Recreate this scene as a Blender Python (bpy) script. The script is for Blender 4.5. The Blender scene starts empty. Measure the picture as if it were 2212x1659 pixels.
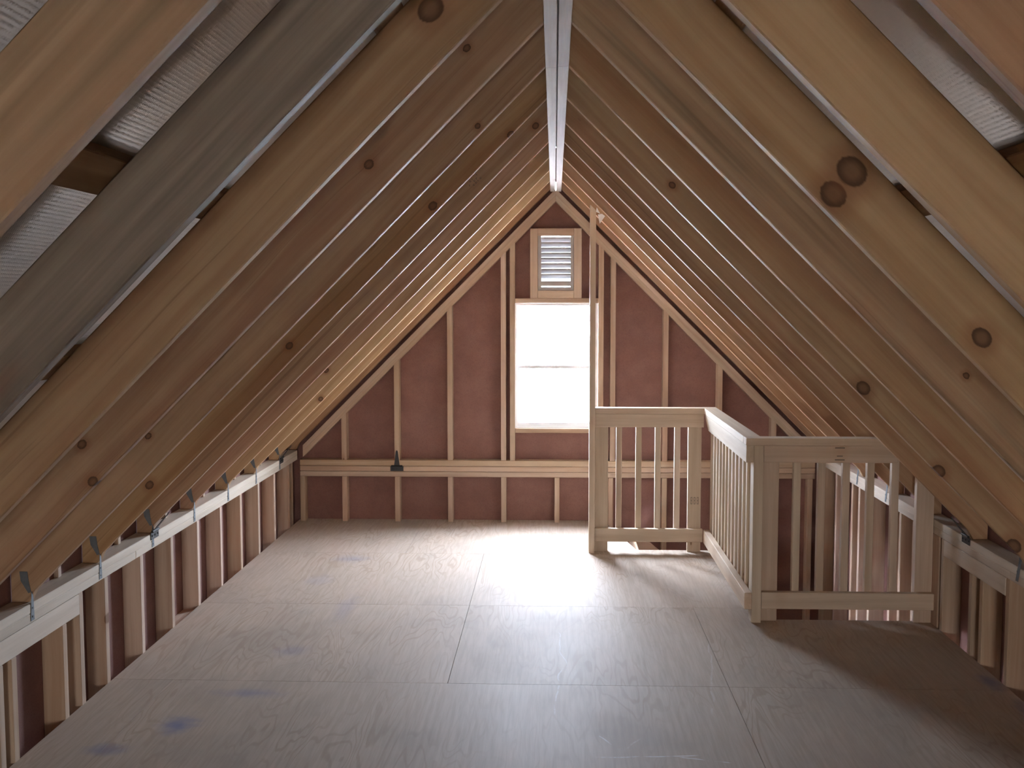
import bpy, bmesh, math, random
from mathutils import Vector, Matrix

random.seed(7)
SC = bpy.context.scene
COL = SC.collection

# ------------------------------------------------------------------ camera
FPX, YAW, PITCH, ROLL = 2320.46, 0.0395, 0.0764, -0.0008
cam_d = bpy.data.cameras.new('camera')
cam_d.sensor_width = 36.0
cam_d.lens = FPX / 2212.0 * 36.0
cam_d.clip_start = 0.02
cam = bpy.data.objects.new('camera', cam_d)
COL.objects.link(cam)
_f = Vector((-math.sin(YAW) * math.cos(PITCH), math.cos(YAW) * math.cos(PITCH), -math.sin(PITCH)))
_r = _f.cross(Vector((0, 0, 1))).normalized()
_u = _r.cross(_f)
_r2 = _r * math.cos(ROLL) + _u * math.sin(ROLL)
_u2 = -_r * math.sin(ROLL) + _u * math.cos(ROLL)
cam.matrix_world = Matrix(((_r2.x, _u2.x, -_f.x, -0.0076), (_r2.y, _u2.y, -_f.y, 0.0),
                           (_r2.z, _u2.z, -_f.z, 1.678), (0, 0, 0, 1)))
SC.camera = cam

# ------------------------------------------------------------------ overcast sky, exposure
wd = bpy.data.worlds.new('overcast_sky')
SC.world = wd
wd.use_nodes = True
wd.node_tree.nodes['Background'].inputs['Color'].default_value = (0.80, 0.90, 1.11, 1)
# thin bright overcast: nearly even luminance, a little brighter overhead
_wt = wd.node_tree
_tc = _wt.nodes.new('ShaderNodeTexCoord')
_sx = _wt.nodes.new('ShaderNodeSeparateXYZ')
_mr = _wt.nodes.new('ShaderNodeMapRange')
_mr.inputs['From Min'].default_value = 0.0
_mr.inputs['From Max'].default_value = 1.0
_mr.inputs['To Min'].default_value = 11.0
_mr.inputs['To Max'].default_value = 12.5
_wt.links.new(_tc.outputs['Generated'], _sx.inputs[0])
_wt.links.new(_sx.outputs['Z'], _mr.inputs['Value'])
_wt.links.new(_mr.outputs[0], _wt.nodes['Background'].inputs['Strength'])
SC.view_settings.view_transform = 'Standard'
SC.view_settings.look = 'None'
SC.view_settings.gamma = 1.0
SC.view_settings.use_curve_mapping = False
SC.view_settings.exposure = 3.78
SC.cycles.diffuse_bounces = 8
SC.cycles.max_bounces = 14
SC.cycles.sample_clamp_indirect = 0.0
SC.cycles.use_denoising = True


def portal(name, loc, rot, sx, sy):
    l = bpy.data.lights.new(name, 'AREA')
    l.shape = 'RECTANGLE'
    l.size, l.size_y = sx, sy
    l.cycles.is_portal = True
    o = bpy.data.objects.new(name, l)
    COL.objects.link(o)
    o.location = loc
    o.rotation_euler = rot
    return o


# light portals in the window, vent and added openings (they only guide the sampling of the sky)
portal('window_portal', (0.005, 8.20, 1.195), (math.radians(-90), 0, 0), 0.63, 0.96)
portal('vent_portal', (0.0, 8.20, 1.99), (math.radians(-90), 0, 0), 0.26, 0.46)
portal('rear_fill_portal', (0.0, -4.27, 0.42), (math.radians(90), 0, 0), 1.02, 0.60)  # for the added fill window behind the camera

portal('lower_fill_portal', (-2.09, 5.95, -1.3), (0, math.radians(-90), 0), 0.6, 0.7)  # for the opening added in the storey below

# ------------------------------------------------------------------ dimensions
YG = 8.089            # inner face of gable framing
WL, WR = -1.972, 1.968
ZP0, ZP1 = 0.474, 0.548   # double top plate of the knee walls
SUMB, SUMT = 2.557, 2.780  # z+|x| of rafter undersides / tops
FOIL = 2.834
Y0, SP = 3.90, 0.6096
YB = -4.20            # inside of the wall behind the camera


# ------------------------------------------------------------------ node helpers
class NT:
    def __init__(self, name):
        self.m = bpy.data.materials.new(name)
        self.m.use_nodes = True
        self.t = self.m.node_tree
        self.t.nodes.clear()
        self.out = self.t.nodes.new('ShaderNodeOutputMaterial')

    def n(self, typ, **kw):
        nd = self.t.nodes.new('ShaderNode' + typ)
        for k, v in kw.items():
            setattr(nd, k, v)
        return nd

    def l(self, a, b):
        self.t.links.new(a, b)

    def val(self, sock, v):
        if hasattr(v, 'links') or isinstance(v, bpy.types.NodeSocket):
            self.l(v, sock)
        else:
            sock.default_value = v

    def math(self, op, a, b=0.0, c=None, clamp=False):
        nd = self.n('Math', operation=op)
        nd.use_clamp = clamp
        self.val(nd.inputs[0], a)
        self.val(nd.inputs[1], b)
        if c is not None:
            self.val(nd.inputs[2], c)
        return nd.outputs[0]

    def vmath(self, op, a, b=(0, 0, 0)):
        nd = self.n('VectorMath', operation=op)
        self.val(nd.inputs[0], a)
        self.val(nd.inputs[1], b)
        return nd.outputs[1] if op in ('LENGTH', 'DISTANCE', 'DOT_PRODUCT') else nd.outputs[0]

    def smooth(self, v, a, b, lo=0.0, hi=1.0):
        nd = self.n('MapRange', interpolation_type='SMOOTHSTEP')
        self.val(nd.inputs[0], v)
        nd.inputs[1].default_value = a
        nd.inputs[2].default_value = b
        nd.inputs[3].default_value = lo
        nd.inputs[4].default_value = hi
        return nd.outputs[0]

    def mix(self, fac, a, b, mode='MIX'):
        nd = self.n('MixRGB', blend_type=mode)
        self.val(nd.inputs[0], fac)
        self.val(nd.inputs[1], a)
        self.val(nd.inputs[2], b)
        return nd.outputs[0]

    def noise(self, vec, scale, detail=3.0, rough=0.5, dist=0.0):
        nd = self.n('TexNoise')
        self.l(vec, nd.inputs['Vector'])
        nd.inputs['Scale'].default_value = scale
        nd.inputs['Detail'].default_value = detail
        nd.inputs['Roughness'].default_value = rough
        nd.inputs['Distortion'].default_value = dist
        return nd.outputs['Fac']

    def principled(self, col, rough=0.6, metal=0.0, spec=0.5, bump=None, bdist=0.001, bstr=0.5):
        p = self.n('BsdfPrincipled')
        self.val(p.inputs['Base Color'], col)
        self.val(p.inputs['Roughness'], rough)
        p.inputs['Metallic'].default_value = metal
        p.inputs['Specular IOR Level'].default_value = spec
        if bump is not None:
            b = self.n('Bump')
            b.inputs['Strength'].default_value = bstr
            b.inputs['Distance'].default_value = bdist
            self.l(bump, b.inputs['Height'])
            self.l(b.outputs[0], p.inputs['Normal'])
        self.l(p.outputs[0], self.out.inputs[0])
        return p


def rgb(r, g, b):
    return (r, g, b, 1.0)


def wood(name, light, dark, knot=(0.16, 0.075, 0.035), rough=0.65, spec=0.25, explicit=False, knot_rate=0.72,
         spread=0.28, kscale=(2.3, 7.5, 0.6)):
    """sawn lumber; local x of every board mesh runs along the grain"""
    t = NT(name)
    tc = t.n('TexCoord')
    oi = t.n('ObjectInfo')
    rnd = oi.outputs['Random']
    off = t.n('CombineXYZ')
    t.l(t.math('MULTIPLY', rnd, 37.0), off.inputs[0])
    t.l(t.math('MULTIPLY', rnd, 91.0), off.inputs[1])
    t.l(t.math('MULTIPLY', rnd, 53.0), off.inputs[2])
    base = t.vmath('ADD', tc.outputs['Object'], off.outputs[0])
    # gentle waviness of the grain
    wav = t.noise(t.vmath('MULTIPLY', base, (1.3, 5.0, 5.0)), 1.0, 2.0)
    wy = t.n('CombineXYZ')
    t.l(t.math('MULTIPLY', t.math('SUBTRACT', wav, 0.5), 0.05), wy.inputs[1])
    t.l(t.math('MULTIPLY', t.math('SUBTRACT', wav, 0.5), 0.03), wy.inputs[2])
    gb = t.vmath('ADD', base, wy.outputs[0])
    g1 = t.noise(t.vmath('MULTIPLY', gb, (0.9, 26.0, 26.0)), 1.0, 4.0, 0.6)
    g2 = t.noise(t.vmath('MULTIPLY', gb, (4.0, 160.0, 160.0)), 1.0, 3.0, 0.6)
    g3 = t.noise(t.vmath('MULTIPLY', gb, (0.5, 7.0, 7.0)), 1.0, 2.0)
    g = t.math('ADD', t.math('MULTIPLY', g1, 0.6), t.math('MULTIPLY', g3, 0.4))
    fac = t.smooth(g, 0.36, 0.66)
    col = t.mix(fac, rgb(*light), rgb(*dark))
    col = t.mix(t.smooth(g2, 0.5, 0.8, 0.0, 0.35), col, rgb(*dark))
    if explicit:
        rd = t.noise(t.vmath('MULTIPLY', gb, (0.6, 6.0, 6.0)), 1.3, 3.0, 0.6)
        col = t.mix(t.smooth(rd, 0.48, 0.68, 0.0, 0.55), col, rgb(0.36, 0.165, 0.10))
        ln_ = t.noise(t.vmath('MULTIPLY', gb, (0.35, 60.0, 60.0)), 1.0, 2.0, 0.5)
        col = t.mix(t.smooth(ln_, 0.62, 0.72, 0.0, 0.45), col, rgb(0.20, 0.10, 0.06))
    # per-board tone
    hs = t.n('HueSaturation')
    t.l(t.math('ADD', 0.494, t.math('MULTIPLY', rnd, 0.016)), hs.inputs['Hue'])
    t.l(t.math('ADD', 1.0 - spread * 0.3, t.math('MULTIPLY', t.math('FRACT', t.math('MULTIPLY', rnd, 7.3)), spread * 0.8)),
        hs.inputs['Saturation'])
    t.l(t.math('ADD', 1.0 - spread * 0.5, t.math('MULTIPLY', t.math('FRACT', t.math('MULTIPLY', rnd, 13.7)), spread)),
        hs.inputs['Value'])
    t.l(col, hs.inputs['Color'])
    col = hs.outputs[0]
    if explicit:
        # weathered grey boards and dark blue-stain streaks (per-board property)
        ga = t.n('Attribute', attribute_type='OBJECT', attribute_name='weathered')
        gr = t.mix(fac, rgb(0.34, 0.275, 0.215), rgb(0.20, 0.16, 0.125))
        col = t.mix(ga.outputs['Fac'], col, gr)
        st = t.n('Attribute', attribute_type='OBJECT', attribute_name='streak')
        sm = t.noise(t.vmath('MULTIPLY', base, (0.55, 15.0, 15.0)), 1.0, 3.0, 0.55)
        col = t.mix(t.math('MULTIPLY', t.smooth(sm, 0.47, 0.66), st.outputs['Fac']), col, rgb(0.045, 0.036, 0.034))
        yl = t.n('Attribute', attribute_type='OBJECT', attribute_name='yellow')
        col = t.mix(t.math('MULTIPLY', yl.outputs['Fac'], 0.6), col, t.mix(fac, rgb(0.66, 0.49, 0.28), rgb(0.54, 0.37, 0.19)))
    # scattered knots
    v = t.n('TexVoronoi')
    v.inputs['Scale'].default_value = 1.0
    v.inputs['Randomness'].default_value = 1.0
    t.l(t.vmath('MULTIPLY', base, kscale), v.inputs['Vector'])
    sep = t.n('SeparateColor')
    t.l(v.outputs['Color'], sep.inputs[0])
    keep = t.math('GREATER_THAN', sep.outputs[0], knot_rate)
    dn = t.math('ADD', v.outputs['Distance'], t.math('MULTIPLY', t.math('SUBTRACT', g1, 0.5), 0.03))
    core = t.math('MULTIPLY', t.smooth(dn, 0.05, 0.085, 1.0, 0.0), keep)
    halo = t.math('MULTIPLY', t.smooth(dn, 0.07, 0.26, 1.0, 0.0), keep)
    col = t.mix(t.math('MULTIPLY', halo, 0.35), col, rgb(dark[0] * 0.8, dark[1] * 0.62, dark[2] * 0.5))
    col = t.mix(t.math('MULTIPLY', core, 0.8), col, rgb(*knot))
    if explicit:
        for nm in ('knot_a', 'knot_b', 'knot_c', 'knot_d'):
            a = t.n('Attribute', attribute_type='OBJECT', attribute_name=nm)
            s = t.n('SeparateXYZ')
            t.l(a.outputs['Vector'], s.inputs[0])
            c = t.n('CombineXYZ')
            t.l(s.outputs[0], c.inputs[0])
            t.l(s.outputs[1], c.inputs[1])
            dlt = t.vmath('SUBTRACT', t.vmath('MULTIPLY', tc.outputs['Object'], (1, 1, 0)), c.outputs[0])
            ln = t.vmath('LENGTH', t.vmath('MULTIPLY', dlt, (0.85, 1.05, 1.0)))
            ln = t.math('ADD', ln, t.math('MULTIPLY', t.math('SUBTRACT', g2, 0.5), 0.008))
            q = t.math('DIVIDE', ln, t.math('MAXIMUM', s.outputs[2], 1e-5))
            on = t.math('GREATER_THAN', s.outputs[2], 0.001)
            hl = t.math('MULTIPLY', t.smooth(q, 0.9, 2.6, 0.5, 0.0), on)
            co = t.math('MULTIPLY', t.math('MULTIPLY', t.smooth(q, 0.9, 1.1, 1.0, 0.0), t.smooth(q, 0.3, 0.95, 0.55, 0.9)), on)
            col = t.mix(hl, col, rgb(dark[0] * 0.8, dark[1] * 0.55, dark[2] * 0.4))
            col = t.mix(co, col, rgb(*knot))
    t.principled(col, rough, 0, spec, bump=g2, bdist=0.0006, bstr=0.35)
    return t.m


M = {}
M['rafter'] = wood('rafter_pine', (0.50, 0.325, 0.20), (0.37, 0.205, 0.118), knot=(0.085, 0.042, 0.025), explicit=True,
                   knot_rate=0.86, spread=0.22)
M['stud'] = wood('stud_spruce', (0.58, 0.445, 0.34), (0.45, 0.31, 0.22), spread=0.2, kscale=(3.0, 10.0, 0.8))
M['rail'] = wood('rail_spruce', (0.66, 0.545, 0.425), (0.52, 0.40, 0.29), knot=(0.16, 0.085, 0.045), spread=0.14, knot_rate=0.62, kscale=(4.2, 13.0, 1.0))
M['plate'] = wood('plate_spruce', (0.66, 0.57, 0.47), (0.52, 0.43, 0.335), knot=(0.14, 0.085, 0.06), spread=0.12, rough=0.5, knot_rate=0.6, kscale=(3.4, 11.0, 0.8))
M['ridge'] = wood('ridge_spruce', (0.62, 0.56, 0.50), (0.46, 0.40, 0.35), knot=(0.12, 0.09, 0.07), rough=0.75, spec=0.12,
                  spread=0.1)
M['purlin'] = wood('purlin_pine', (0.40, 0.26, 0.15), (0.27, 0.155, 0.085), spread=0.2)


def mat_sheathing():
    t = NT('red_brown_sheathing')
    tc = t.n('TexCoord')
    a = t.noise(tc.outputs['Object'], 7.0, 4.0, 0.6)
    b = t.noise(tc.outputs['Object'], 160.0, 3.0, 0.6)
    col = t.mix(t.smooth(a, 0.3, 0.7), rgb(0.235, 0.118, 0.096), rgb(0.275, 0.144, 0.118))
    col = t.mix(t.smooth(b, 0.45, 0.75, 0, 0.5), col, rgb(0.17, 0.08, 0.066))
    t.principled(col, 0.75, 0, 0.25, bump=b, bdist=0.0008, bstr=0.4)
    return t.m


M['sheath'] = mat_sheathing()


def mat_foil():
    t = NT('reflective_bubble_foil')
    tc = t.n('TexCoord')
    v = t.n('TexVoronoi')
    v.inputs['Scale'].default_value = 140.0
    v.inputs['Randomness'].default_value = 0.12
    t.l(tc.outputs['Object'], v.inputs['Vector'])
    h = t.smooth(v.outputs['Distance'], 0.1, 0.55, 1.0, 0.0)
    n1 = t.noise(tc.outputs['Object'], 3.0, 3.0)
    col = t.mix(n1, rgb(0.46, 0.44, 0.42), rgb(0.60, 0.58, 0.56))
    t.principled(col, 0.30, 0.75, 0.5, bump=h, bdist=0.0015, bstr=0.3)
    return t.m


M['foil'] = mat_foil()


def mat_plywood():
    t = NT('plywood_sheet')
    tc = t.n('TexCoord')
    ge = t.n('NewGeometry')
    oi = t.n('ObjectInfo')
    rnd = oi.outputs['Random']
    off = t.n('CombineXYZ')
    t.l(t.math('MULTIPLY', rnd, 31.0), off.inputs[0])
    t.l(t.math('MULTIPLY', rnd, 57.0), off.inputs[1])
    base = t.vmath('ADD', tc.outputs['Object'], off.outputs[0])
    # rotary-cut figure: contour bands of a stretched height field
    f1 = t.noise(t.vmath('MULTIPLY', base, (5.5, 0.95, 1.0)), 1.0, 2.5, 0.5, 0.35)
    band = t.math('SINE', t.math('MULTIPLY', f1, 95.0))
    f2 = t.noise(t.vmath('MULTIPLY', base, (60.0, 3.0, 3.0)), 1.0, 3.0, 0.6)
    big = t.noise(t.vmath('MULTIPLY', base, (1.6, 0.8, 1.0)), 1.0, 3.0)
    strength = t.smooth(big, 0.40, 0.64, 0.08, 0.62)
    col = t.mix(t.smooth(f2, 0.3, 0.7), rgb(0.535, 0.44, 0.355), rgb(0.46, 0.372, 0.29))
    col = t.mix(t.math('MULTIPLY', t.smooth(band, 0.35, 1.0), strength), col, rgb(0.385, 0.285, 0.20))
    tone = t.math('ADD', 0.93, t.math('MULTIPLY', rnd, 0.12))
    hs = t.n('HueSaturation')
    t.l(tone, hs.inputs['Value'])
    t.l(col, hs.inputs['Color'])
    col = hs.outputs[0]
    pos = ge.outputs['Position']
    nz = t.noise(pos, 9.0, 4.0, 0.65)
    # trodden dirt, grey scuffs and pinkish patches
    dirt = t.noise(t.vmath('MULTIPLY', pos, (1.1, 0.7, 1.0)), 1.0, 5.0, 0.62)
    col = t.mix(t.smooth(dirt, 0.46, 0.68, 0, 0.48), col, rgb(0.34, 0.285, 0.24))
    pink = t.noise(t.vmath('MULTIPLY', pos, (2.2, 0.9, 1.0)), 1.3, 2.0)
    col = t.mix(t.smooth(pink, 0.58, 0.72, 0, 0.22), col, rgb(0.52, 0.36, 0.28))
    # blue chalk smudges where the loft was marked out
    for (x, y, sx, sy, a) in ((-1.50, 4.10, 0.075, 0.10, 0.75), (-1.32, 4.46, 0.15, 0.055, 0.40), (-1.27, 5.02, 0.11, 0.10, 0.28),
                              (-1.33, 6.88, 0.14, 0.10, 0.30), (-1.43, 6.35, 0.10, 0.12, 0.2), (-1.68, 3.86, 0.10, 0.06, 0.45),
                              (1.92, 4.72, 0.05, 0.12, 0.6), (-1.15, 5.75, 0.06, 0.30, 0.22), (1.95, 4.30, 0.06, 0.22, 0.5)):
        d = t.vmath('MULTIPLY', t.vmath('SUBTRACT', pos, (x, y, 0)), (1.0 / sx, 1.0 / sy, 0.0))
        ln = t.math('ADD', t.vmath('LENGTH', d), t.math('MULTIPLY', t.math('SUBTRACT', nz, 0.5), 1.6))
        col = t.mix(t.smooth(ln, 0.0, 1.35, a, 0.0), col, rgb(0.17, 0.20, 0.35))
    # pale chalk scribbles and scratches
    for (x, y, ang, L, w, a) in ((0.34, 3.88, 0.10, 0.20, 0.006, 0.6), (0.20, 4.00, 2.1, 0.09, 0.005, 0.5), (0.55, 3.86, -0.25, 0.10, 0.006, 0.5),
                                 (0.01, 4.55, 1.50, 0.30, 0.004, 0.35), (0.03, 5.10, 1.62, 0.28, 0.004, 0.3),
                                 (0.30, 3.99, 1.0, 0.06, 0.005, 0.4), (0.70, 4.75, 1.45, 0.5, 0.006, 0.2)):
        d = t.vmath('SUBTRACT', pos, (x, y, 0))
        nd = t.n('VectorRotate', rotation_type='Z_AXIS')
        t.l(d, nd.inputs['Vector'])
        nd.inputs['Angle'].default_value = -ang
        s = t.n('SeparateXYZ')
        t.l(nd.outputs[0], s.inputs[0])
        yy = t.math('ADD', s.outputs[1], t.math('MULTIPLY', t.math('SUBTRACT', t.noise(pos, 5.0, 1.0), 0.5), 0.06))
        k1 = t.smooth(t.math('ABSOLUTE', yy), w * 0.4, w, 1.0, 0.0)
        k2 = t.smooth(t.math('ABSOLUTE', s.outputs[0]), L * 0.8, L, 1.0, 0.0)
        brk = t.smooth(nz, 0.4, 0.55)
        col = t.mix(t.math('MULTIPLY', t.math('MULTIPLY', k1, k2), t.math('MULTIPLY', brk, a)), col, rgb(0.80, 0.80, 0.82))
    rough = t.math('ADD', 0.52, t.math('MULTIPLY', dirt, 0.25))
    t.principled(col, rough, 0, 0.16, bump=f2, bdist=0.0005, bstr=0.3)
    return t.m


M['ply'] = mat_plywood()


def simple(name, col, rough, metal=0.0, spec=0.5, nscale=40.0, var=0.25):
    t = NT(name)
    tc = t.n('TexCoord')
    n1 = t.noise(tc.outputs['Object'], nscale, 3.0)
    c = t.mix(n1, rgb(*[x * (1 - var) for x in col]), rgb(*[min(1, x * (1 + var)) for x in col]))
    t.principled(c, rough, metal, spec)
    return t.m


M['galv'] = simple('galvanised_steel', (0.16, 0.175, 0.185), 0.6, 0.45, 0.5, 60.0)
M['black'] = simple('black_powder_coat', (0.012, 0.012, 0.013), 0.45, 0.0, 0.5)
M['ink'] = simple('stamp_ink', (0.17, 0.135, 0.11), 0.8, 0.0, 0.2)
M['ground'] = simple('pale_gravel', (0.62, 0.61, 0.60), 0.9, 0.0, 0.2, 3.0)
M['concrete'] = simple('concrete_slab', (0.30, 0.29, 0.28), 0.85, 0.0, 0.2, 5.0)
M['lit_cut'] = simple('lit_cut_white', (0.85, 0.85, 0.83), 0.6, 0.0, 0.4, 20.0, 0.05)  # white for the window-lit cut at the newel top
M['ventwood'] = simple('vent_slat_paint', (0.45, 0.42, 0.40), 0.55, 0.0, 0.4, 12.0, 0.08)


def mat_vinyl(name, trans):
    t = NT(name)
    tc = t.n('TexCoord')
    n1 = t.noise(tc.outputs['Object'], 8.0, 2.0)
    c = t.mix(n1, rgb(0.80, 0.80, 0.80), rgb(0.86, 0.86, 0.86))
    p = t.n('BsdfPrincipled')
    t.l(c, p.inputs['Base Color'])
    p.inputs['Roughness'].default_value = 0.35
    tr = t.n('BsdfTranslucent')
    t.l(c, tr.inputs['Color'])
    mx = t.n('MixShader')
    mx.inputs[0].default_value = trans
    t.l(p.outputs[0], mx.inputs[1])
    t.l(tr.outputs[0], mx.inputs[2])
    t.l(mx.outputs[0], t.out.inputs[0])
    return t.m


M['vinyl'] = mat_vinyl('white_vinyl', 0.001)
M['grille'] = mat_vinyl('thin_white_grille', 0.006)


def mat_glass(name='window_glass', c0=(0.93, 0.95, 0.95), c1=(0.95, 0.96, 0.96)):
    t = NT(name)
    tr = t.n('BsdfTransparent')
    tc = t.n('TexCoord')
    n1 = t.noise(tc.outputs['Object'], 2.0, 1.0)
    t.l(t.mix(n1, rgb(*c0), rgb(*c1)), tr.inputs['Color'])
    gl = t.n('BsdfGlossy')
    gl.inputs['Roughness'].default_value = 0.02
    lw = t.n('LayerWeight')
    lw.inputs[0].default_value = 0.5
    fr = t.math('ADD', 0.035, t.math('MULTIPLY', t.math('POWER', lw.outputs['Facing'], 5.0), 0.9))
    mx = t.n('MixShader')
    t.l(fr, mx.inputs[0])
    t.l(tr.outputs[0], mx.inputs[1])
    t.l(gl.outputs[0], mx.inputs[2])
    t.l(mx.outputs[0], t.out.inputs[0])
    return t.m


M['glass'] = mat_glass()
M['screen'] = None


def mat_screen():  # added sheet that dims the sky in the vent gaps
    t = NT('vent_dimming_screen')
    tr = t.n('BsdfTransparent')
    tr.inputs['Color'].default_value = (1, 1, 1, 1)
    df = t.n('BsdfDiffuse')
    tc = t.n('TexCoord')
    t.l(t.mix(t.noise(tc.outputs['Object'], 900.0, 1.0), rgb(0.05, 0.05, 0.05), rgb(0.10, 0.10, 0.10)), df.inputs['Color'])
    mx = t.n('MixShader')
    mx.inputs[0].default_value = 0.80
    t.l(tr.outputs[0], mx.inputs[1])
    t.l(df.outputs[0], mx.inputs[2])
    t.l(mx.outputs[0], t.out.inputs[0])
    return t.m


M['screen'] = mat_screen()
M['warm_fill'] = mat_glass('warm_fill_glass', (0.92, 0.84, 0.74), (0.93, 0.85, 0.75))  # tint warms the fill light of the added rear window

# ------------------------------------------------------------------ mesh helpers
_cache = {}


def cbox_mesh(L, w, h, c=0.0025):
    """chamfered box, length along local x"""
    key = (round(L, 4), round(w, 4), round(h, 4), c)
    if key in _cache:
        return _cache[key]
    bm = bmesh.new()
    bmesh.ops.create_cube(bm, size=1.0, matrix=Matrix.Diagonal((L, w, h, 1)))
    if c:
        bmesh.ops.bevel(bm, geom=bm.edges[:], offset=min(c, 0.25 * min(L, w, h)), segments=1, profile=0.5, affect='EDGES')
    me = bpy.data.meshes.new('board')
    bm.to_mesh(me)
    bm.free()
    _cache[key] = me
    return me


def link(name, me, mat, parent=None, mw=None):
    if me.users and me.materials and me.materials[0] != mat:
        me = me.copy()
        me.materials.clear()
    if not me.materials:
        me.materials.append(mat)
    o = bpy.data.objects.new(name, me)
    COL.objects.link(o)
    if parent is not None:
        o.parent = parent
        o.matrix_parent_inverse = parent.matrix_basis.inverted()
    if mw is not None:
        o.matrix_basis = mw
    return o


_mc = {}


def box(name, mat, parent, x, y, z, grain='x', c=0.0025):
    """axis-aligned board between (x0,x1),(y0,y1),(z0,z1); local x runs along the grain axis"""
    sx, sy, sz = x[1] - x[0], y[1] - y[0], z[1] - z[0]
    ctr = Vector(((x[0] + x[1]) / 2, (y[0] + y[1]) / 2, (z[0] + z[1]) / 2))
    if grain == 'x':
        dims, R = (sx, sy, sz), Matrix.Identity(3)
    elif grain == 'y':
        dims, R = (sy, sx, sz), Matrix(((0, -1, 0), (1, 0, 0), (0, 0, 1)))
    else:
        dims, R = (sz, sx, sy), Matrix(((0, 1, 0), (0, 0, 1), (1, 0, 0)))
    me = cbox_mesh(*dims, c=c)
    key = (me.name, mat.name)
    if key not in _mc:
        m2 = me if not me.materials else me.copy()
        if m2.materials:
            m2.materials.clear()
        m2.materials.append(mat)
        _mc[key] = m2
    return link(name, _mc[key], mat, parent, Matrix.Translation(ctr) @ R.to_4x4())


def poly_mesh(pts, axis, a, b):
    """extrude a 2-D polygon along an axis: axis 'y' -> pts are (x,z); 'z' -> (x,y); 'x' -> (y,z)"""
    n = len(pts)

    def p3(p, t):
        return {'y': (p[0], t, p[1]), 'z': (p[0], p[1], t), 'x': (t, p[0], p[1])}[axis]
    vs = [p3(p, a) for p in pts] + [p3(p, b) for p in pts]
    fs = [tuple(range(n)), tuple(range(2 * n - 1, n - 1, -1))]
    for i in range(n):
        j = (i + 1) % n
        fs.append((i, i + n, j + n, j))
    me = bpy.data.meshes.new('prism')
    me.from_pydata(vs, [], fs)
    bm = bmesh.new()
    bm.from_mesh(me)
    bmesh.ops.recalc_face_normals(bm, faces=bm.faces)
    bm.to_mesh(me)
    bm.free()
    return me


def prism(name, mat, parent, pts, axis, a, b):
    return link(name, poly_mesh(pts, axis, a, b), mat, parent)


def multi(name, mat, parent, meshes):
    """several prisms joined into one mesh (pieces of one continuous thing)"""
    bm = bmesh.new()
    for me in meshes:
        bm.from_mesh(me)
    me = bpy.data.meshes.new(name)
    bm.to_mesh(me)
    bm.free()
    return link(name, me, mat, parent)


def bxm(x, y, z):
    return poly_mesh([(x[0], z[0]), (x[1], z[0]), (x[1], z[1]), (x[0], z[1])], 'y', y[0], y[1])


def root(name, label, cat, loc=(0, 0, 0), group=None, kind=None):
    o = bpy.data.objects.new(name, None)
    o.empty_display_size = 0.1
    COL.objects.link(o)
    o.location = loc
    tag(o, label, cat, group, kind)
    return o


def tag(o, label, cat, group=None, kind=None):
    o['label'] = label
    o['category'] = cat
    if group:
        o['group'] = group
    if kind:
        o['kind'] = kind
    return o


# ------------------------------------------------------------------ floor
floor = root('floor', 'pale plywood loft floor with blue chalk smudges', 'floor', kind='structure')
FT = 0.018
RX = (0.757)                                   # sheet joints
XL, XR = -1.975, 1.968
ST = [(0.552, 7.205), (0.372, YG + 0.09)]      # left edge of the stair opening


def sheet(pts):
    o = prism('plywood_sheet', M['ply'], floor, pts, 'z', -FT, 0.0)
    return o


G = 0.0012


def rect(x0, x1, y0, y1):
    return [(x0 + G, y0 + G), (x1 - G, y0 + G), (x1 - G, y1 - G), (x0 + G, y1 - G)]


rows = [(YB - 0.02, -2.71), (-2.71, -1.49), (-1.49, -0.27), (-0.27, 0.95), (0.95, 2.17), (2.17, 3.39), (3.39, 4.61), (4.61, 5.83), (5.83, 7.05), (7.05, YG + 0.09)]
for i, (a, b) in enumerate(rows):
    if i < 7:
        xs = [XL, -1.705, 0.757, XR] if i in (6, 4, 2) else [XL, -0.475, XR]
        for x0, x1 in zip(xs, xs[1:]):
            sheet(rect(x0, x1, a, b))
    elif i == 7:
        sheet(rect(XL, -0.475, a, b))
        sheet(rect(-0.475, 0.757, a, b))
        sheet([(0.757 + G, a + G), (XR, a + G), (XR, 5.625), (1.06, 5.625), (1.06, b - G), (0.757 + G, b - G)])
    elif i == 8:
        sheet(rect(XL, -0.475, a, b))
        sheet(rect(-0.475, 1.06, a, b))
    else:
        sheet(rect(XL, -1.0, a, b))
        sheet([(-1.0 + G, a + G), (1.06, a + G), (1.06, 7.205), ST[0], ST[1], (-1.0 + G, b)])
# joists under the sheets; the trimmers line the stair opening
for y in (0.3, 0.7064, 1.1128, 1.5192, 1.9256, 2.332, 2.7384, 3.1448, 3.5512, 3.9576, 4.364, 4.7704, 5.1768):
    box('joist', M['stud'], floor, (-1.97, 1.965), (y, y + 0.038), (-0.203, -0.0185), 'x')
box('trimmer_joist', M['stud'], floor, (-1.97, 1.965), (5.583, 5.621), (-0.203, -0.0185), 'x')
box('trimmer_joist', M['stud'], floor, (1.018, 1.056), (5.625, 7.16), (-0.203, -0.0185), 'y')
box('trimmer_joist', M['stud'], floor, (-1.97, 1.056), (7.163, 7.201), (-0.203, -0.0185), 'x')
for y in (6.0, 6.4064, 6.8128):
    box('joist', M['stud'], floor, (-1.97, 1.016), (y, y + 0.038), (-0.203, -0.0185), 'x')
for y in (7.55, 7.95):
    box('joist', M['stud'], floor, (-1.97, 0.36), (y, y + 0.038), (-0.203, -0.0185), 'x')
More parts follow.
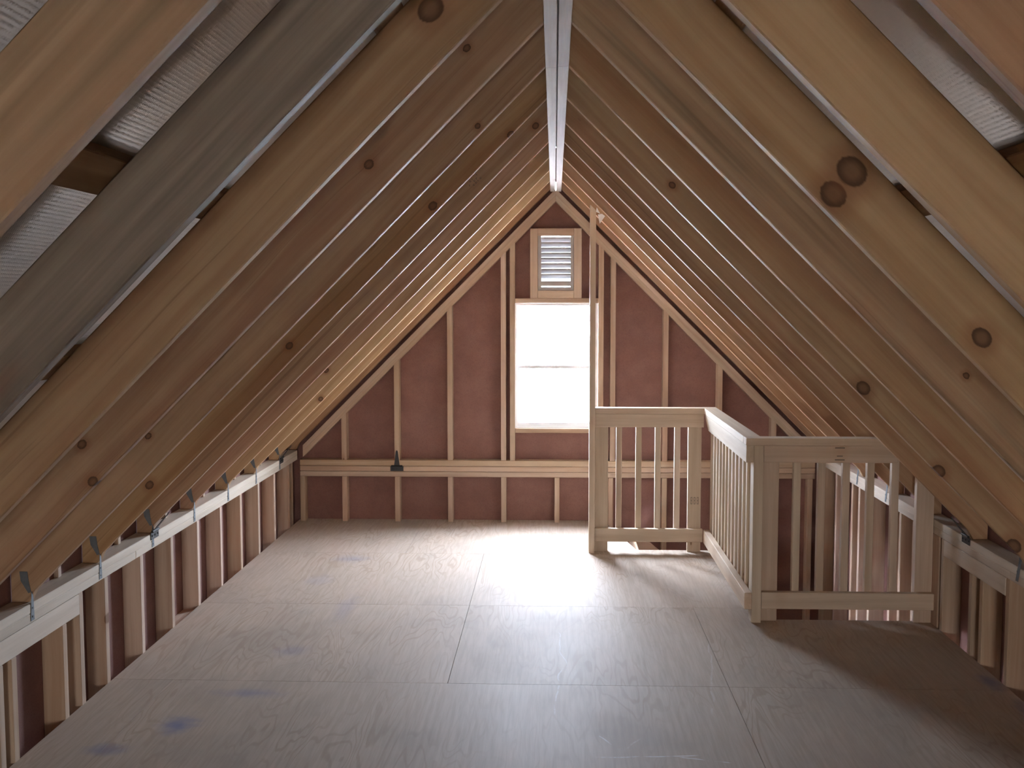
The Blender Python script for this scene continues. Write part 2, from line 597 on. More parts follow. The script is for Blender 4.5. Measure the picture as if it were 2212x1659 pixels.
flo = prism('floor_lower', M['concrete'], None, [(-2.4, YB - 0.3), (2.4, YB - 0.3), (2.4, 8.4), (-2.4, 8.4)], 'z', -2.6, -2.5)
tag(flo, 'grey concrete slab of the storey below the stair opening', 'floor', kind='structure')
gnd = prism('ground', M['ground'], None, [(-60, -60), (60, -60), (60, 80), (-60, 80)], 'z', -2.9, -2.62)
tag(gnd, 'pale gravel ground outside the window', 'ground', kind='structure')

# ------------------------------------------------------------------ roof: rafters, ridge, purlins, foil
ceil = root('ceiling', 'steep gabled roof of open pine rafters under silver bubble foil', 'roof', kind='structure')
RC = (SUMB + SUMT) / 2
RD = (SUMT - SUMB) / math.sqrt(2)
X_IN, X_OUT = 0.0415, 2.052
KN = [('L', -1, -0.573, 2.095, 0.0142), ('L', 1, -0.516, 2.077, 0.0175), ('L', -1, -0.273, 2.439, 0.0113), ('L', 0, -0.284, 2.306, 0.0101),
      ('L', 1, -0.191, 2.369, 0.0136), ('L', 2, -0.098, 2.501, 0.0154), ('L', 1, -1.13, 1.493, 0.0156), ('L', -1, -1.488, 1.233, 0.0142),
      ('L', -1, -1.458, 1.116, 0.0156), ('L', 1, -1.747, 0.893, 0.0175), ('L', 0, -1.512, 1.183, 0.0118), ('L', -2, -0.312, 2.392, 0.03),
      ('L', 4, -1.365, 1.271, 0.0137), ('L', 5, -1.535, 1.044, 0.015), ('R', -2, 0.672, 1.939, 0.03), ('R', -2, 0.716, 1.994, 0.0347),
      ('R', -2, 1.04, 1.589, 0.0231), ('R', 1, 1.277, 1.319, 0.0272), ('R', 1, 1.597, 0.971, 0.0253), ('R', 1, 1.915, 0.656, 0.0292),
      ('R', -1, 1.236, 1.454, 0.0099), ('R', 1, 0.477, 2.158, 0.0136)]
# rafter blank: plumb-cut at the ridge and at the eave; local x up the slope, local y perpendicular to it, local z along the roof


def rafter_mesh():
    xc = (X_IN + X_OUT) / 2
    s2 = math.sqrt(0.5)
    pts = []
    # bird's-mouth seat on the top plate at the eave end
    for ax, z in ((X_OUT, ZP1 + 0.001), (1.985, ZP1 + 0.001), (1.962, SUMB - 1.962), (X_IN, SUMB - X_IN), (X_IN, SUMT - X_IN), (X_OUT, SUMT - X_OUT)):
        dx, dz = -(ax - xc), z - (RC - xc)          # dx towards the ridge
        pts.append(((dx + dz) * s2, (dz - dx) * s2))
    me = poly_mesh(pts, 'z', -0.019, 0.019)
    bm = bmesh.new()
    bm.from_mesh(me)
    bmesh.ops.bevel(bm, geom=bm.edges[:], offset=0.003, segments=1, profile=0.5, affect='EDGES')
    bm.to_mesh(me)
    bm.free()
    return me


RME = rafter_mesh()
RME.materials.append(M['rafter'])
rafters = {}
s2 = math.sqrt(0.5)
xc = (X_IN + X_OUT) / 2
for side, sg in (('L', -1), ('R', 1)):
    for k in range(-13, 8):
        y = Y0 + SP * k
        if k == 7:
            y = 8.098
        ex = Vector((-sg * s2, 0, s2))
        ey = Vector((sg * s2, 0, s2))
        ez = ex.cross(ey)
        mw = Matrix.Translation((sg * xc, y + 0.019, RC - xc)) @ Matrix((ex, ey, ez)).transposed().to_4x4()
        o = link('rafter', RME, M['rafter'], ceil, mw)
        rafters[(side, k)] = o
        kn = [q for q in KN if q[0] == side and q[1] == k][:4]
        # the biggest first
        for nm, q in zip(('knot_a', 'knot_b', 'knot_c', 'knot_d'), kn):
            d = Vector((q[2], 0, q[3])) - Vector((sg * xc, 0, RC - xc))
            o[nm] = (d.dot(ex), d.dot(ey), q[4])
rafters[('L', -3)]['weathered'] = 1.0
rafters[('L', -4)]['weathered'] = 0.35
rafters[('L', -4)]['streak'] = 0.75
rafters[('L', -4)]['yellow'] = 0.6
rafters[('L', -3)]['streak'] = 0.4
rafters[('R', -1)]['streak'] = 0.7
for k, v in ((-3, 1.0), (-2, 0.8), (-1, 0.5), (0, 0.3), (1, 0.7), (2, 0.3)):
    rafters[('R', k)]['yellow'] = v
rafters[('L', -2)]['yellow'] = 0.25
rafters[('L', 4)]['yellow'] = 0.3
rafters[('L', 5)]['yellow'] = 0.7
rafters[('L', 6)]['yellow'] = 0.7


def ply(x0, x1, y0, y1, sgn, name='ridge_ply'):
    """one length of the two-ply ridge beam; the far end is slightly bowed outwards, opening the joint"""
    inner, outer = (x1, x0) if sgn < 0 else (x0, x1)
    ys = [y0, y1] if y1 < 7 else [y0, 7.2, y1]
    vs, fs = [], []
    for i, y in enumerate(ys):
        inn = inner + (sgn * 0.003 if (i == len(ys) - 1 and y1 > 7) else 0)
        vs += [(inn, y, 2.493), (outer, y, 2.493), (outer, y, 2.68), (inn, y, 2.68)]
    for i in range(len(ys) - 1):
        b = 4 * i
        for j in range(4):
            fs.append((b + j, b + (j + 1) % 4, b + 4 + (j + 1) % 4, b + 4 + j))
    fs += [(3, 2, 1, 0), tuple(4 * (len(ys) - 1) + j for j in range(4))]
    cx, cy = (x0 + x1) / 2, (y0 + y1) / 2
    R = Matrix(((0, -1, 0), (1, 0, 0), (0, 0, 1))).to_4x4()
    mw = Matrix.Translation((cx, cy, 2.585)) @ R
    inv = mw.inverted()
    me = bpy.data.meshes.new('ridge_ply')
    me.from_pydata([tuple(inv @ Vector(v)) for v in vs], [], fs)
    bm = bmesh.new()
    bm.from_mesh(me)
    bmesh.ops.recalc_face_normals(bm, faces=bm.faces)
    bmesh.ops.bevel(bm, geom=bm.edges[:], offset=0.0015, segments=1, profile=0.5, affect='EDGES')
    bm.to_mesh(me)
    bm.free()
    return link(name, me, M['ridge'], ceil, mw)


ply(-0.0405, -0.0022, YB, 3.828, -1)
ply(-0.0405, -0.0022, 3.831, 8.06, -1)
ply(0.0022, 0.0405, YB, 3.808, 1)
ply(0.0022, 0.0405, 3.811, 8.06, 1)
PC = [(0.41,), (0.865,), (1.27,), (1.70,)]
for sg in (-1, 1):
    ex = Vector((0, 1, 0))
    ey = Vector((-sg * s2, 0, s2))
    ez = ex.cross(ey)
    for (px,) in PC:
        base = Vector((sg * px, 0, SUMT - px))
        nrm = Vector((sg * s2, 0, s2))
        for (ya, yb) in ((YB + 0.01, 3.29 + 0.018), (3.29 + 0.021, 8.17)):
            ctr = base + nrm * 0.0195 + Vector((0, (ya + yb) / 2, 0))
            me = cbox_mesh(yb - ya, 0.089, 0.037)
            link('purlin', me if not me.materials or me.materials[0] == M['purlin'] else me.copy(), M['purlin'], ceil,
                 Matrix.Translation(ctr) @ Matrix((ex, ey, ez)).transposed().to_4x4())
    f = [(sg * 0.0, FOIL), (sg * 2.30, FOIL - 2.30), (sg * 2.30, FOIL - 2.30 + 0.02), (sg * 0.0, FOIL + 0.02)]
    prism('foil_sheet', M['foil'], ceil, f, 'y', YB - 0.15, 8.30)

# ------------------------------------------------------------------ left knee wall
wl = root('wall_left', 'low framed knee wall with reddish sheathing on the left', 'wall', kind='structure')
SX = 2.061
multi('sheathing', M['sheath'], wl, [   # with an opening added in the storey below to light the stairwell
    poly_mesh([(-SX - 0.012, -1.0), (-SX, -1.0), (-SX, 0.765), (-SX - 0.012, 0.777)], 'y', YB - 0.05, 8.178),
    bxm((-SX - 0.012, -SX), (YB - 0.05, 5.6), (-2.5, -1.0)), bxm((-SX - 0.012, -SX), (6.3, 8.178), (-2.5, -1.0)),
    bxm((-SX - 0.012, -SX), (5.6, 6.3), (-2.5, -1.6))])
S0 = 3.7692
ZB = -0.45
for k in range(-13, 11):
    y = S0 + 0.4064 * k
    zt = 0.3865 if y < 4.3 else ZP0
    if y > 0.2:
        box('stud', M['stud'], wl, (-SX, WL), (y - 0.038, y), (ZB, zt), 'z')
box('stud', M['stud'], wl, (-SX, WL), (4.292, 4.330), (ZB, ZP0), 'z')
box('stud', M['stud'], wl, (-SX, WL), (3.635, 3.673), (ZB, 0.3865), 'z')
box('stud', M['stud'], wl, (-SX, WL - 0.03), (8.02, 8.058), (ZB, ZP0), 'z')
box('header', M['plate'], wl, (-SX, WL + 0.002), (0.6, 4.291), (0.388, ZP0 - 0.0005), 'y')
for (a, b) in ((YB, 4.9), (4.902, 8.085)):
    box('top_plate', M['plate'], wl, (-SX, WL), (a, b), (ZP0, 0.511), 'y')
for (a, b) in ((YB, 3.2), (3.202, 8.085)):
    box('top_plate', M['plate'], wl, (-SX, WL), (a, b), (0.511, ZP1), 'y')
for k in range(-4, 7):
    y = Y0 + SP * k + 0.36
    box('eave_cleat', M['stud'], wl, (-SX, -SX + 0.02), (y, y + 0.03), (ZP1, 0.70), 'z')
box('floor_cleat', M['stud'], wl, (-SX, -1.985), (S0 + 0.4064 * 4, S0 + 0.4064 * 5 - 0.04), (-0.06, -0.02), 'y')
for y in (5.395, 5.801, 6.21, 7.02):
    pass

# ------------------------------------------------------------------ right knee wall
wr = root('wall_right', 'low framed knee wall beside the stair opening on the right', 'wall', kind='structure')
prism('sheathing', M['sheath'], wr, [(SX, -2.5), (SX + 0.012, -2.5), (SX + 0.012, 0.777), (SX, 0.765)], 'y', YB - 0.05, 8.178)
for y in (0.61, 1.016, 1.422, 1.829, 2.235, 2.642, 3.048, 3.454, 3.861, 4.267):
    box('stud', M['stud'], wr, (WR, SX), (y, y + 0.038), (ZB, ZP0), 'z')
for y in (4.66, 4.945, 5.074, 5.447):
    box('stud', M['stud'], wr, (WR, SX), (y, y + 0.038), (ZB, 0.392 if y in (4.945, 5.074) else ZP0), 'z')
for y in (5.892, 6.298, 6.705, 7.111, 7.518, 7.924):
    box('stud', M['stud'], wr, (WR, SX), (y, y + 0.038), (-2.5, ZP0), 'z')
for y in (6.12, 6.95):
    box('stud', M['stud'], wr, (WR, SX), (y, y + 0.038), (-2.5, ZP0), 'z')
box('nailing_post', M['stud'], wr, (WR - 0.002, SX), (5.512, 5.601), (ZB, ZP0), 'z')
box('header', M['plate'], wr, (WR - 0.003, SX), (4.70, 5.446), (0.3925, ZP0 - 0.0005), 'y')
for (a, b) in ((YB, 4.66), (4.662, 8.085)):
    box('top_plate', M['plate'], wr, (WR, SX), (a, b), (ZP0, 0.511), 'y')
for (a, b) in ((YB, 5.9), (5.902, 8.085)):
    box('top_plate', M['plate'], wr, (WR, SX), (a, b), (0.511, ZP1), 'y')

# ------------------------------------------------------------------ far gable wall
wb = root('wall_back', 'framed gable end with reddish sheathing around the bright window', 'wall', kind='structure')
YS = 8.178
WX0, WX1, WZ0, WZ1 = -0.306, 0.316, 0.722, 1.667
VX0, VX1, VZ0, VZ1 = -0.132, 0.133, 1.765, 2.170


def gpoly(x0, x1, z0, z1=None):
    """piece of gable sheathing between two x; top follows the roof if z1 is None"""
    if z1 is not None:
        return [(x0, z0), (x1, z0), (x1, z1), (x0, z1)]
    return [(x0, z0), (x1, z0), (x1, FOIL - abs(x1)), (x0, FOIL - abs(x0))]


pcs = [gpoly(-2.07, WX0, -2.5), gpoly(WX1, 2.07, -2.5), gpoly(WX0, WX1, -2.5, WZ0), gpoly(WX0, WX1, WZ1, VZ0),
       gpoly(WX0, VX0, VZ0), gpoly(VX1, WX1, VZ0), gpoly(VX0, -0.0045, VZ1), gpoly(0.0045, VX1, VZ1), gpoly(-0.0045, 0.0045, VZ1, 2.512),
       gpoly(-0.0045, 0.0045, 2.575, 2.829)]
multi('sheathing', M['sheath'], wb, [poly_mesh(p, 'y', YS, YS + 0.012) for p in pcs])
GX = [-1.6113 + 0.4064 * k for k in range(9)]
PS0, PS1 = 2.425, 2.515
for k, x in enumerate(GX):
    zb = -2.5 if x > 0.3 else ZB
    box('stud', M['stud'], wb, (x - 0.019, x + 0.019), (YG, YS), (zb, 0.346), 'z')
box('stud', M['stud'], wb, (-1.955, -1.917), (YG, YS), (ZB, 0.346), 'z')
box('stud', M['stud'], wb, (1.90, 1.938), (YG, YS), (-2.5, 0.346), 'z')


def slant_stud(x):
    a, b = x - 0.019, x + 0.019
    mw = Matrix.Translation((x, (YG + YS) / 2, 1.2)) @ Matrix(((0, 1, 0), (0, 0, 1), (1, 0, 0))).to_4x4()
    inv = mw.inverted()
    me = poly_mesh([(a, 0.4745), (b, 0.4745), (b, PS0 - abs(b)), (a, PS0 - abs(a))], 'y', YG, YS)
    me.transform(inv)
    link('stud', me, M['stud'], wb, mw)


for x in (GX[0], GX[1], GX[2], -0.392, -0.324, 0.342, 0.432, GX[6], GX[7], GX[8]):
    slant_stud(x)
for (z0, z1) in ((0.346, 0.3855), (0.3875, 0.427), (0.429, 0.474)):
    box('gable_plate', M['stud'], wb, (-1.955, 1.955), (YG, YS), (z0, z1), 'x', c=0.004)
for sg in (-1, 1):
    for (a, b) in ((PS0, 2.4695), (2.4705, PS1)):
        xo = 1.93
        ex = Vector((-sg * s2, 0, s2))
        ey = Vector((sg * s2, 0, s2))
        pts = [(sg * 0.0005, a), (sg * xo, a - xo), (sg * xo, b - xo), (sg * 0.0005, b)]
        mw = Matrix.Translation((sg * 0.95, (YG + YS) / 2, 1.5)) @ Matrix((ex, ey, ex.cross(ey))).transposed().to_4x4()
        me = poly_mesh(pts, 'y', YG, YS)
        me.transform(mw.inverted())
        link('rake_plate', me, M['stud'], wb, mw)
box('window_head', M['stud'], wb, (-0.304, 0.322), (YG, YS), (WZ1, 1.704), 'x')
box('window_sill_board', M['stud'], wb, (-0.304, 0.322), (YG, YS), (0.687, WZ0), 'x')

# ------------------------------------------------------------------ wall behind the camera
wf = root('wall_front', 'gable wall behind the viewer with an added low fill window', 'wall', kind='structure')
pcs = [gpoly(-2.07, -0.51, -2.5), gpoly(0.51, 2.07, -2.5), gpoly(-0.51, 0.0, 0.72), gpoly(0.0, 0.51, 0.72), gpoly(-0.51, 0.51, -2.5, 0.12)]
multi('sheathing', M['sheath'], wf, [poly_mesh(p, 'y', YB - 0.012, YB) for p in pcs])


# ------------------------------------------------------------------ window
def make_window(name, label, y, x0, x1, z0, z1, d, glass='glass'):
    """double-hung vinyl window; d = +1 looks out towards +y"""
    w = root(name, label, 'window', loc=(0, y, z0), kind='structure')

    def yy(a, b):
        return tuple(sorted((y + d * a, y + d * b)))
    fw = 0.016
    multi('frame', M['vinyl'], w, [bxm((x0, x0 + fw), yy(0.01, 0.085), (z0, z1)), bxm((x1 - fw, x1), yy(0.01, 0.085), (z0, z1)),
                                   bxm((x0 + fw, x1 - fw), yy(0.01, 0.085), (z0, z0 + 0.012)), bxm((x0 + fw, x1 - fw), yy(0.01, 0.085), (z1 - fw, z1))])
    zm = 1.186 if d > 0 else (z0 + z1) / 2
    for nm, za, zb, ya, bot in (('lower_sash', z0 + 0.012, zm + 0.012, 0.02, 0.030), ('upper_sash', zm - 0.012, z1 - fw, 0.052, 0.024)):
        a, b = x0 + fw, x1 - fw
        s = 0.018
        sash = multi(nm, M['vinyl'], w, [bxm((a, a + s), yy(ya, ya + 0.028), (za, zb)), bxm((b - s, b), yy(ya, ya + 0.028), (za, zb)),
                                         bxm((a + s, b - s), yy(ya, ya + 0.028), (za, za + bot)), bxm((a + s, b - s), yy(ya, ya + 0.028), (zb - 0.022, zb))])
        g = prism('pane', M[glass], sash, [(a + s - 0.002, za + bot - 0.002), (b - s + 0.002, za + bot - 0.002), (b - s + 0.002, zb - 0.020), (a + s - 0.002, zb - 0.020)],
                  'y', *yy(ya + 0.011, ya + 0.014))
        zc, xm = (za + zb) / 2, (a + b) / 2
        prism('grille_bar', M['grille'], sash, [(xm - 0.004, za + bot), (xm + 0.004, za + bot), (xm + 0.004, zb - 0.022), (xm - 0.004, zb - 0.022)], 'y', *yy(ya + 0.016, ya + 0.021))
        for (p, q) in ((a + s, xm - 0.004), (xm + 0.004, b - s)):
            prism('grille_bar', M['grille'], sash, [(p, zc - 0.004), (q, zc - 0.004), (q, zc + 0.004), (p, zc + 0.004)], 'y', *yy(ya + 0.016, ya + 0.021))
    return w


make_window('window_1', 'white vinyl double-hung window glowing in the far gable', YG, WX0, WX1, WZ0, WZ1, 1)
make_window('fill_window', 'low wide fill window added in the gable behind the viewer', YB + 0.02, -0.51, 0.51, 0.12, 0.72, -1, 'warm_fill')  # unseen window added to fill the camera-facing sides of the rafters

# ------------------------------------------------------------------ louvred gable vent
vt = root('gable_vent', 'wood-framed louvred vent above the window in the gable peak', 'vent', loc=(0, YG, 1.705))
for x in ((-0.191, -0.134), (0.137, 0.195)):
    box('frame_board', M['stud'], vt, x, (YG, YS), (1.7045, 2.225), 'z')
box('frame_board', M['stud'], vt, (-0.1335, 0.1365), (YG, YS), (2.172, 2.225), 'x')
box('frame_board', M['stud'], vt, (-0.1335, 0.1365), (YG, YS), (1.7045, 1.762), 'x')
multi('louver_frame', M['ventwood'], vt, [bxm((-0.132, -0.108), (YG + 0.02, YS + 0.05), (1.763, 2.171)), bxm((0.114, 0.1345), (YG + 0.02, YS + 0.05), (1.763, 2.171)),
                                          bxm((-0.108, 0.114), (YG + 0.02, YG + 0.05), (1.796, 1.832)), bxm((-0.108, 0.114), (YG + 0.02, YS + 0.05), (1.763, 1.786))])
prism('dimming_screen', M['screen'], vt, [(-0.131, 1.764), (0.1335, 1.764), (0.1335, 2.170), (-0.131, 2.170)], 'y', YS + 0.052, YS + 0.053)  # added behind the slats to cut the sky's brightness
slat_me = poly_mesh([(-0.034, -0.0055), (0.034, -0.0055), (0.034, 0.0055), (-0.034, 0.0055)], 'x', -0.1105, 0.1105)
for z in (2.145, 2.109, 2.068, 2.03, 1.992, 1.951, 1.909, 1.872):
    mw = Matrix.Translation((0.003, YS + 0.0, z)) @ Matrix.Rotation(math.radians(-20), 4, 'X')
    link('louver_slat', slat_me, M['ventwood'], vt, mw)

# ------------------------------------------------------------------ stair railing
rl = root('stair_railing', 'pale lumber guard railing with square balusters around the stair opening', 'railing', loc=(1.0, 6.4, 0.0))
ZC0, ZC1, ZR0 = 0.936, 0.974, 0.847
BZ0, BZ1 = 0.075, 0.163
# back run (faces the viewer, in front of the window)
YF = 7.115
TP = prism('newel_board', M['rail'], None, [(0.225, 0.0), (0.263, 0.0), (0.263, 2.272), (0.225, 2.31)], 'y', YF - 0.018, YF + 0.072)
TP.parent = rl
TP.matrix_parent_inverse = rl.matrix_basis.inverted()
TP.data.transform((Matrix.Translation((0.244, YF + 0.03, 1.0)) @ Matrix(((0, 1, 0), (0, 0, 1), (1, 0, 0))).to_4x4()).inverted())
TP.matrix_basis = Matrix.Translation((0.244, YF + 0.03, 1.0)) @ Matrix(((0, 1, 0), (0, 0, 1), (1, 0, 0))).to_4x4()
box('post', M['rail'], rl, (0.264, 0.353), (YF + 0.039, YF + 0.077), (0.0, ZC0), 'z')
box('post', M['rail'], rl, (0.886, 0.974), (YF + 0.039, YF + 0.077), (0.0, ZC0), 'z')
box('cap_board', M['rail'], rl, (0.264, 1.073), (YF - 0.002, YF + 0.088), (ZC0, ZC1), 'x')
box('top_rail', M['rail'], rl, (0.264, 0.983), (YF, YF + 0.038), (ZR0, ZC0 - 0.0005), 'x')
box('bottom_rail', M['rail'], rl, (0.264, 0.983), (YF, YF + 0.038), (BZ0, BZ1), 'x')
for x in (0.407, 0.538, 0.666, 0.795):
    box('baluster', M['rail'], rl, (x, x + 0.038), (YF + 0.039, YF + 0.077), (BZ0 + 0.005, ZC0 - 0.001), 'z')
# side run (along the room)
XA = 0.986
YN = 5.548
box('cap_board', M['rail'], rl, (0.984, 1.073), (5.645, 7.112), (ZC0, ZC1), 'y')
ctr = Matrix.Translation((XA + 0.019, 6.35, 0.9)) @ Matrix(((0, -1, 0), (1, 0, 0), (0, 0, 1))).to_4x4()
me = poly_mesh([(YN + 0.01, ZR0), (6.93, ZR0), (7.11, ZC0 - 0.0005), (YN + 0.01, ZC0 - 0.0005)], 'x', XA, XA + 0.038)
me.transform(ctr.inverted())
link('top_rail', me, M['rail'], rl, ctr)
box('bottom_rail', M['rail'], rl, (XA, XA + 0.038), (YN, 7.11), (BZ0, BZ1), 'y')
for i in range(12):
    y = 5.742 + 0.1192 * i
    box('baluster', M['rail'], rl, (XA + 0.039, XA + 0.077), (y, y + 0.038), (BZ0 + 0.005, ZC0 - 0.001), 'z')
# front run (to the right wall)
YA = 5.560
box('post', M['rail'], rl, (1.0255, 1.0755), (YA + 0.0, YA + 0.089), (0.0, ZC0 - 0.001), 'z')
box('post', M['rail'], rl, (1.077, 1.165), (YA + 0.039, YA + 0.077), (0.0, ZC0 - 0.001), 'z')
box('cap_board', M['rail'], rl, (0.984, 1.70), (YA - 0.004, YA + 0.083), (ZC0, ZC1), 'x')
box('top_rail', M['rail'], rl, (1.077, 1.76), (YA, YA + 0.038), (ZR0, ZC0 - 0.0005), 'x')
box('bottom_rail', M['rail'], rl, (1.077, 1.966), (YA, YA + 0.038), (BZ0, BZ1), 'x')
for i in range(5):
    x = 1.240 + 0.1262 * i
    box('baluster', M['rail'], rl, (x, x + 0.038), (YA + 0.039, YA + 0.077), (BZ0 + 0.005, ZC0 - 0.001 if x < 1.76 else 0.93), 'z')
mw = Matrix.Translation((1.92, YA + 0.058, 0.4)) @ Matrix(((0, 1, 0), (0, 0, 1), (1, 0, 0))).to_4x4()
me = poly_mesh([(1.876, 0.0), (1.965, 0.0), (1.965, SUMT - 1.965 - 0.03), (1.876, SUMT - 1.876 - 0.03)], 'y', YA + 0.039, YA + 0.077)
me.transform(mw.inverted())
link('post', me, M['rail'], rl, mw)


def stamp(parent, origin, ex, ey, rows_):
    """lumber grade stamp: rows of short ink strokes, a hair proud of the wood"""
    vs, fs = [], []
    ex, ey = Vector(ex), Vector(ey)
    o = Vector(origin)
    for (x0, x1, y0, y1) in rows_:
        b = len(vs)
        for (a, c) in ((x0, y0), (x1, y0), (x1, y1), (x0, y1)):
            vs.append(tuple(o + ex * a + ey * c))
        fs.append((b, b + 1, b + 2, b + 3))
    me = bpy.data.meshes.new('grade_stamp')
    me.from_pydata(vs, [], fs)
    p = link('grade_stamp', me, M['ink'], parent)
    p['kind'] = 'stuff'
    return p


def strokes(w, h, nx, ny, seed):
    r = random.Random(seed)
    out = []
    for j in range(ny):
        for i in range(nx):
            if r.random() < 0.25:
                continue
            x = (i + 0.12) / nx * w
            y = (j + 0.15) / ny * h
            cw, ch = w / nx * 0.6, h / ny * 0.62
            kind = r.randint(0, 3)
            out.append((x, x + cw * 0.3, y, y + ch))
            if kind != 0:
                out.append((x + cw * 0.3, x + cw, y + ch * 0.75, y + ch))
            if kind in (2, 3):
                out.append((x + cw * 0.3, x + cw, y, y + ch * 0.25))
    return out


st = []
for i in range(3):
    gx = i * 0.021
    for zz in (0.0, 0.022, 0.044):
        st.append((gx, gx + 0.012, zz, zz + 0.004))
    for zz in (0.005, 0.027):
        st.append((gx, gx + 0.003, zz, zz + 0.016))
        st.append((gx + 0.009, gx + 0.012, zz, zz + 0.016))
stamp(rl, (0.905, YF + 0.0385, 0.325), (1, 0, 0), (0, 0, 1), st)
stamp(rl, (1.44, YA - 0.0004, 0.86), (1, 0, 0), (0, 0, 1), [(0, 0.05, 0, 0.006), (0.01, 0.04, 0.02, 0.025), (0, 0.05, 0.062, 0.068)])

# ------------------------------------------------------------------ staircase below the floor
sc_ = root('staircase', 'wooden stairs dropping away behind the back railing', 'stairs', loc=(1.2, 7.65, -1.2))
for i in range(5):
    x = 0.58 + 0.235 * i
    z = -0.2 * (i + 1)
    box('tread', M['stud'], sc_, (x - 0.02, x + 0.235), (7.235, 8.05), (z - 0.03, z), 'y')
    box('riser', M['stud'], sc_, (x - 0.018, x), (7.235, 8.05), (z, z + 0.168), 'y')
for y in (7.206, 8.052):
    me = poly_mesh([(0.60, -0.04), (1.72, -1.0), (1.72, -1.25), (0.52, -0.25)], 'y', y, y + 0.028)
    link('stringer', me, M['stud'], sc_)
box('landing', M['ply'], sc_, (1.735, 1.96), (7.235, 8.05), (-1.23, -1.2), 'y')

# ------------------------------------------------------------------ galvanised rafter ties
def tie_mesh_left():
    """flat strap on the near rafter face bending down over the plate face (wall at -x); origin at plate top corner"""
    vs, fs = [], []

    def quad(a, b, c, d):
        i = len(vs)
        vs.extend([a, b, c, d])
        fs.append((i, i + 1, i + 2, i + 3))
    return vs, fs, quad


def tie(side, k, label, dy=0.0):
    sg = -1 if side == 'L' else 1
    xw = WL if side == 'L' else WR
    y = Y0 + SP * k
    t = root('rafter_tie', label, 'metal tie', loc=(xw, y, ZP1), group='galvanised rafter ties')
    t0 = 0.0016
    if side == 'L':
        yu = y - t0                       # on the near face of the rafter
        up = [(xw - 0.012, 0.585), (xw - 0.002, 0.590), (xw - 0.010, 0.632), (xw - 0.014, 0.668), (xw - 0.044, 0.668), (xw - 0.040, 0.632)]
        a = prism('upper_strap', M['galv'], t, up, 'y', yu - t0, yu)
        b = prism('lower_strap', M['galv'], t, [(yu - 0.016, 0.482), (yu + 0.012, 0.482), (yu + 0.006, 0.592), (yu - 0.006, 0.592)], 'x', xw + 0.0005, xw + 0.0005 + t0)
    else:
        yu = y + 0.038
        up = [(xw + 0.05, 0.60), (xw - 0.0, 0.60), (xw - 0.015, 0.64), (xw + 0.0, 0.69), (xw + 0.04, 0.69)]
        a = prism('upper_strap', M['galv'], t, up, 'y', yu + 0.0005, yu + 0.0005 + t0)
        b = prism('lower_strap', M['galv'], t, [(yu + 0.03, 0.487), (yu + 0.054, 0.487), (yu + 0.02, 0.60), (yu - 0.002, 0.60)], 'x', xw - 0.0005 - t0, xw - 0.0005)
    xs = xw + (0.0021 if side == 'L' else -0.0021)
    for z in (0.497, 0.530):
        yc = yu - 0.001 if side == 'L' else yu + 0.037
        me = cbox_mesh(0.002, 0.007, 0.007, c=0.0015)
        link('nail_head', me if not me.materials or me.materials[0] == M['galv'] else me.copy(), M['galv'], b, Matrix.Translation((xs + (0.001 if side == 'L' else -0.001), yc, z)))
    return t


ords = ['nearest', 'second nearest', 'third nearest', 'fourth nearest', 'third farthest', 'second farthest', 'farthest']
for k in range(7):
    tie('L', k, 'grey metal rafter tie on the left top plate, %s of the seven' % ords[k])
tie('R', 1, 'grey metal rafter tie on the right plate, nearest the viewer')
tie('R', 4, 'grey metal rafter tie on the right plate seen between the front balusters, nearer one')
tie('R', 5, 'grey metal rafter tie on the right plate seen between the front balusters, farther one')


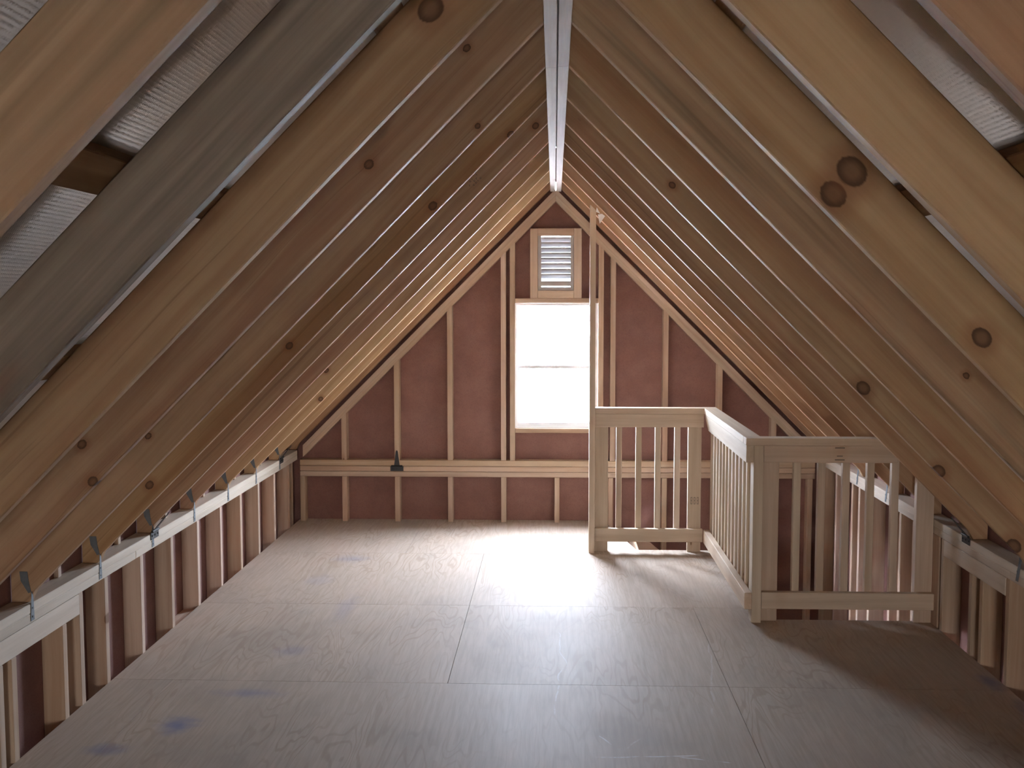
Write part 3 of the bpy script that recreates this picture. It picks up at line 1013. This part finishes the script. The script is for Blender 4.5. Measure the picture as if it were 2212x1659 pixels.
# ------------------------------------------------------------------ black T hinges
def hinge(label, loc, ex, ey, ez, strap_dir=None):
    """leaf across ex, pin along ex, tapering strap running up ey (or along strap_dir); ez = out of the surface"""
    h = root('strap_hinge', label, 'hinge', loc=loc, group='black T hinges')
    ex, ey, ez = Vector(ex), Vector(ey), Vector(ez)
    o = Vector(loc)

    def slab(name, pts, e1, e2, n, t, par, org):
        vs = [org + e1 * a + e2 * b for a, b in pts] + [org + e1 * a + e2 * b + n * t for a, b in pts]
        m = len(pts)
        fs = [tuple(range(m)), tuple(range(2 * m - 1, m - 1, -1))] + [(i, i + m, (i + 1) % m + m, (i + 1) % m) for i in range(m)]
        me = bpy.data.meshes.new(name)
        me.from_pydata([tuple(v) for v in vs], [], fs)
        bm = bmesh.new()
        bm.from_mesh(me)
        bmesh.ops.recalc_face_normals(bm, faces=bm.faces)
        bm.to_mesh(me)
        bm.free()
        return link(name, me, M['black'], par)
    leaf = slab('leaf', [(-0.050, -0.040), (0.050, -0.040), (0.050, -0.004), (-0.050, -0.004)], ex, ey, ez, 0.003, h, o)
    sd = Vector(strap_dir) if strap_dir else ey
    sn = ex.cross(sd)
    if sn.dot(ez) < 0:
        sn = -sn
    slab('strap', [(-0.021, 0.004), (0.021, 0.004), (0.008, 0.108), (0.004, 0.118), (-0.004, 0.118), (-0.008, 0.108)], ex, sd, sn, 0.003, h, o)
    # knuckle
    bm = bmesh.new()
    bmesh.ops.create_cone(bm, cap_ends=True, segments=10, radius1=0.006, radius2=0.006, depth=0.085)
    me = bpy.data.meshes.new('pin')
    bm.to_mesh(me)
    bm.free()
    a = Vector((0, 0, 1)).rotation_difference(ex)
    link('pin', me, M['black'], h, Matrix.Translation(o + ez * 0.0065) @ a.to_matrix().to_4x4())
    for dx in (-0.036, 0.036, 0.0):
        me = cbox_mesh(0.009, 0.009, 0.004, c=0.001)
        link('screw_head', me if not me.materials or me.materials[0] == M['black'] else me.copy(), M['black'], leaf,
             Matrix.Translation(o + ex * dx - ey * 0.021 + ez * 0.0045) @ Matrix((ex, ey, ez)).transposed().to_4x4())
    return h


hinge('black T hinge upright on the far gable plate left of the window', (-1.207, YG - 0.0005, 0.430), (1, 0, 0), (0, 0, 1), (0, -1, 0))
hinge('black T hinge folded under a rafter midway along the left plate', (WL + 0.0005, 5.138, 0.560), (0, 1, 0), (0, 0, 1), (1, 0, 0), strap_dir=(0.64, 0, 0.77))
hinge('black T hinge on the left plate in the far corner', (WL + 0.0005, 7.60, 0.560), (0, 1, 0), (0, 0, 1), (1, 0, 0), strap_dir=(0.64, 0, 0.77))
hinge('black T hinge on the right plate behind the railing end', (WR - 0.0005, 5.16, 0.560), (0, -1, 0), (0, 0, 1), (-1, 0, 0), strap_dir=(-0.64, 0, 0.77))

# ------------------------------------------------------------------ small things
for loc, pts, lab in (((0.262, 7.09, 2.262), [(0, 0), (0.028, -0.012), (0.004, 0.03)], 'small white piece for the lit cut at the very top of the tall newel board'),
                      ((0.286, 7.09, 2.215), [(0, -0.03), (0.035, 0.02), (0.015, 0.035), (-0.012, 0.03)], 'larger white piece for the lit cut just right of the tall newel top')):
    o = prism('lit_cut_piece', M['lit_cut'], None, [(a, b) for a, b in pts], 'y', 0.0, 0.0015)  # white pieces stand in for window light on the newel's cut corner
    o.location = loc
    tag(o, lab, 'lit patch')
stp = stamp(ceil, (-0.40, Y0 + SP * 2 - 0.0006, 2.21), (s2, 0, s2), (-s2, 0, s2), strokes(0.075, 0.06, 5, 5, 3))
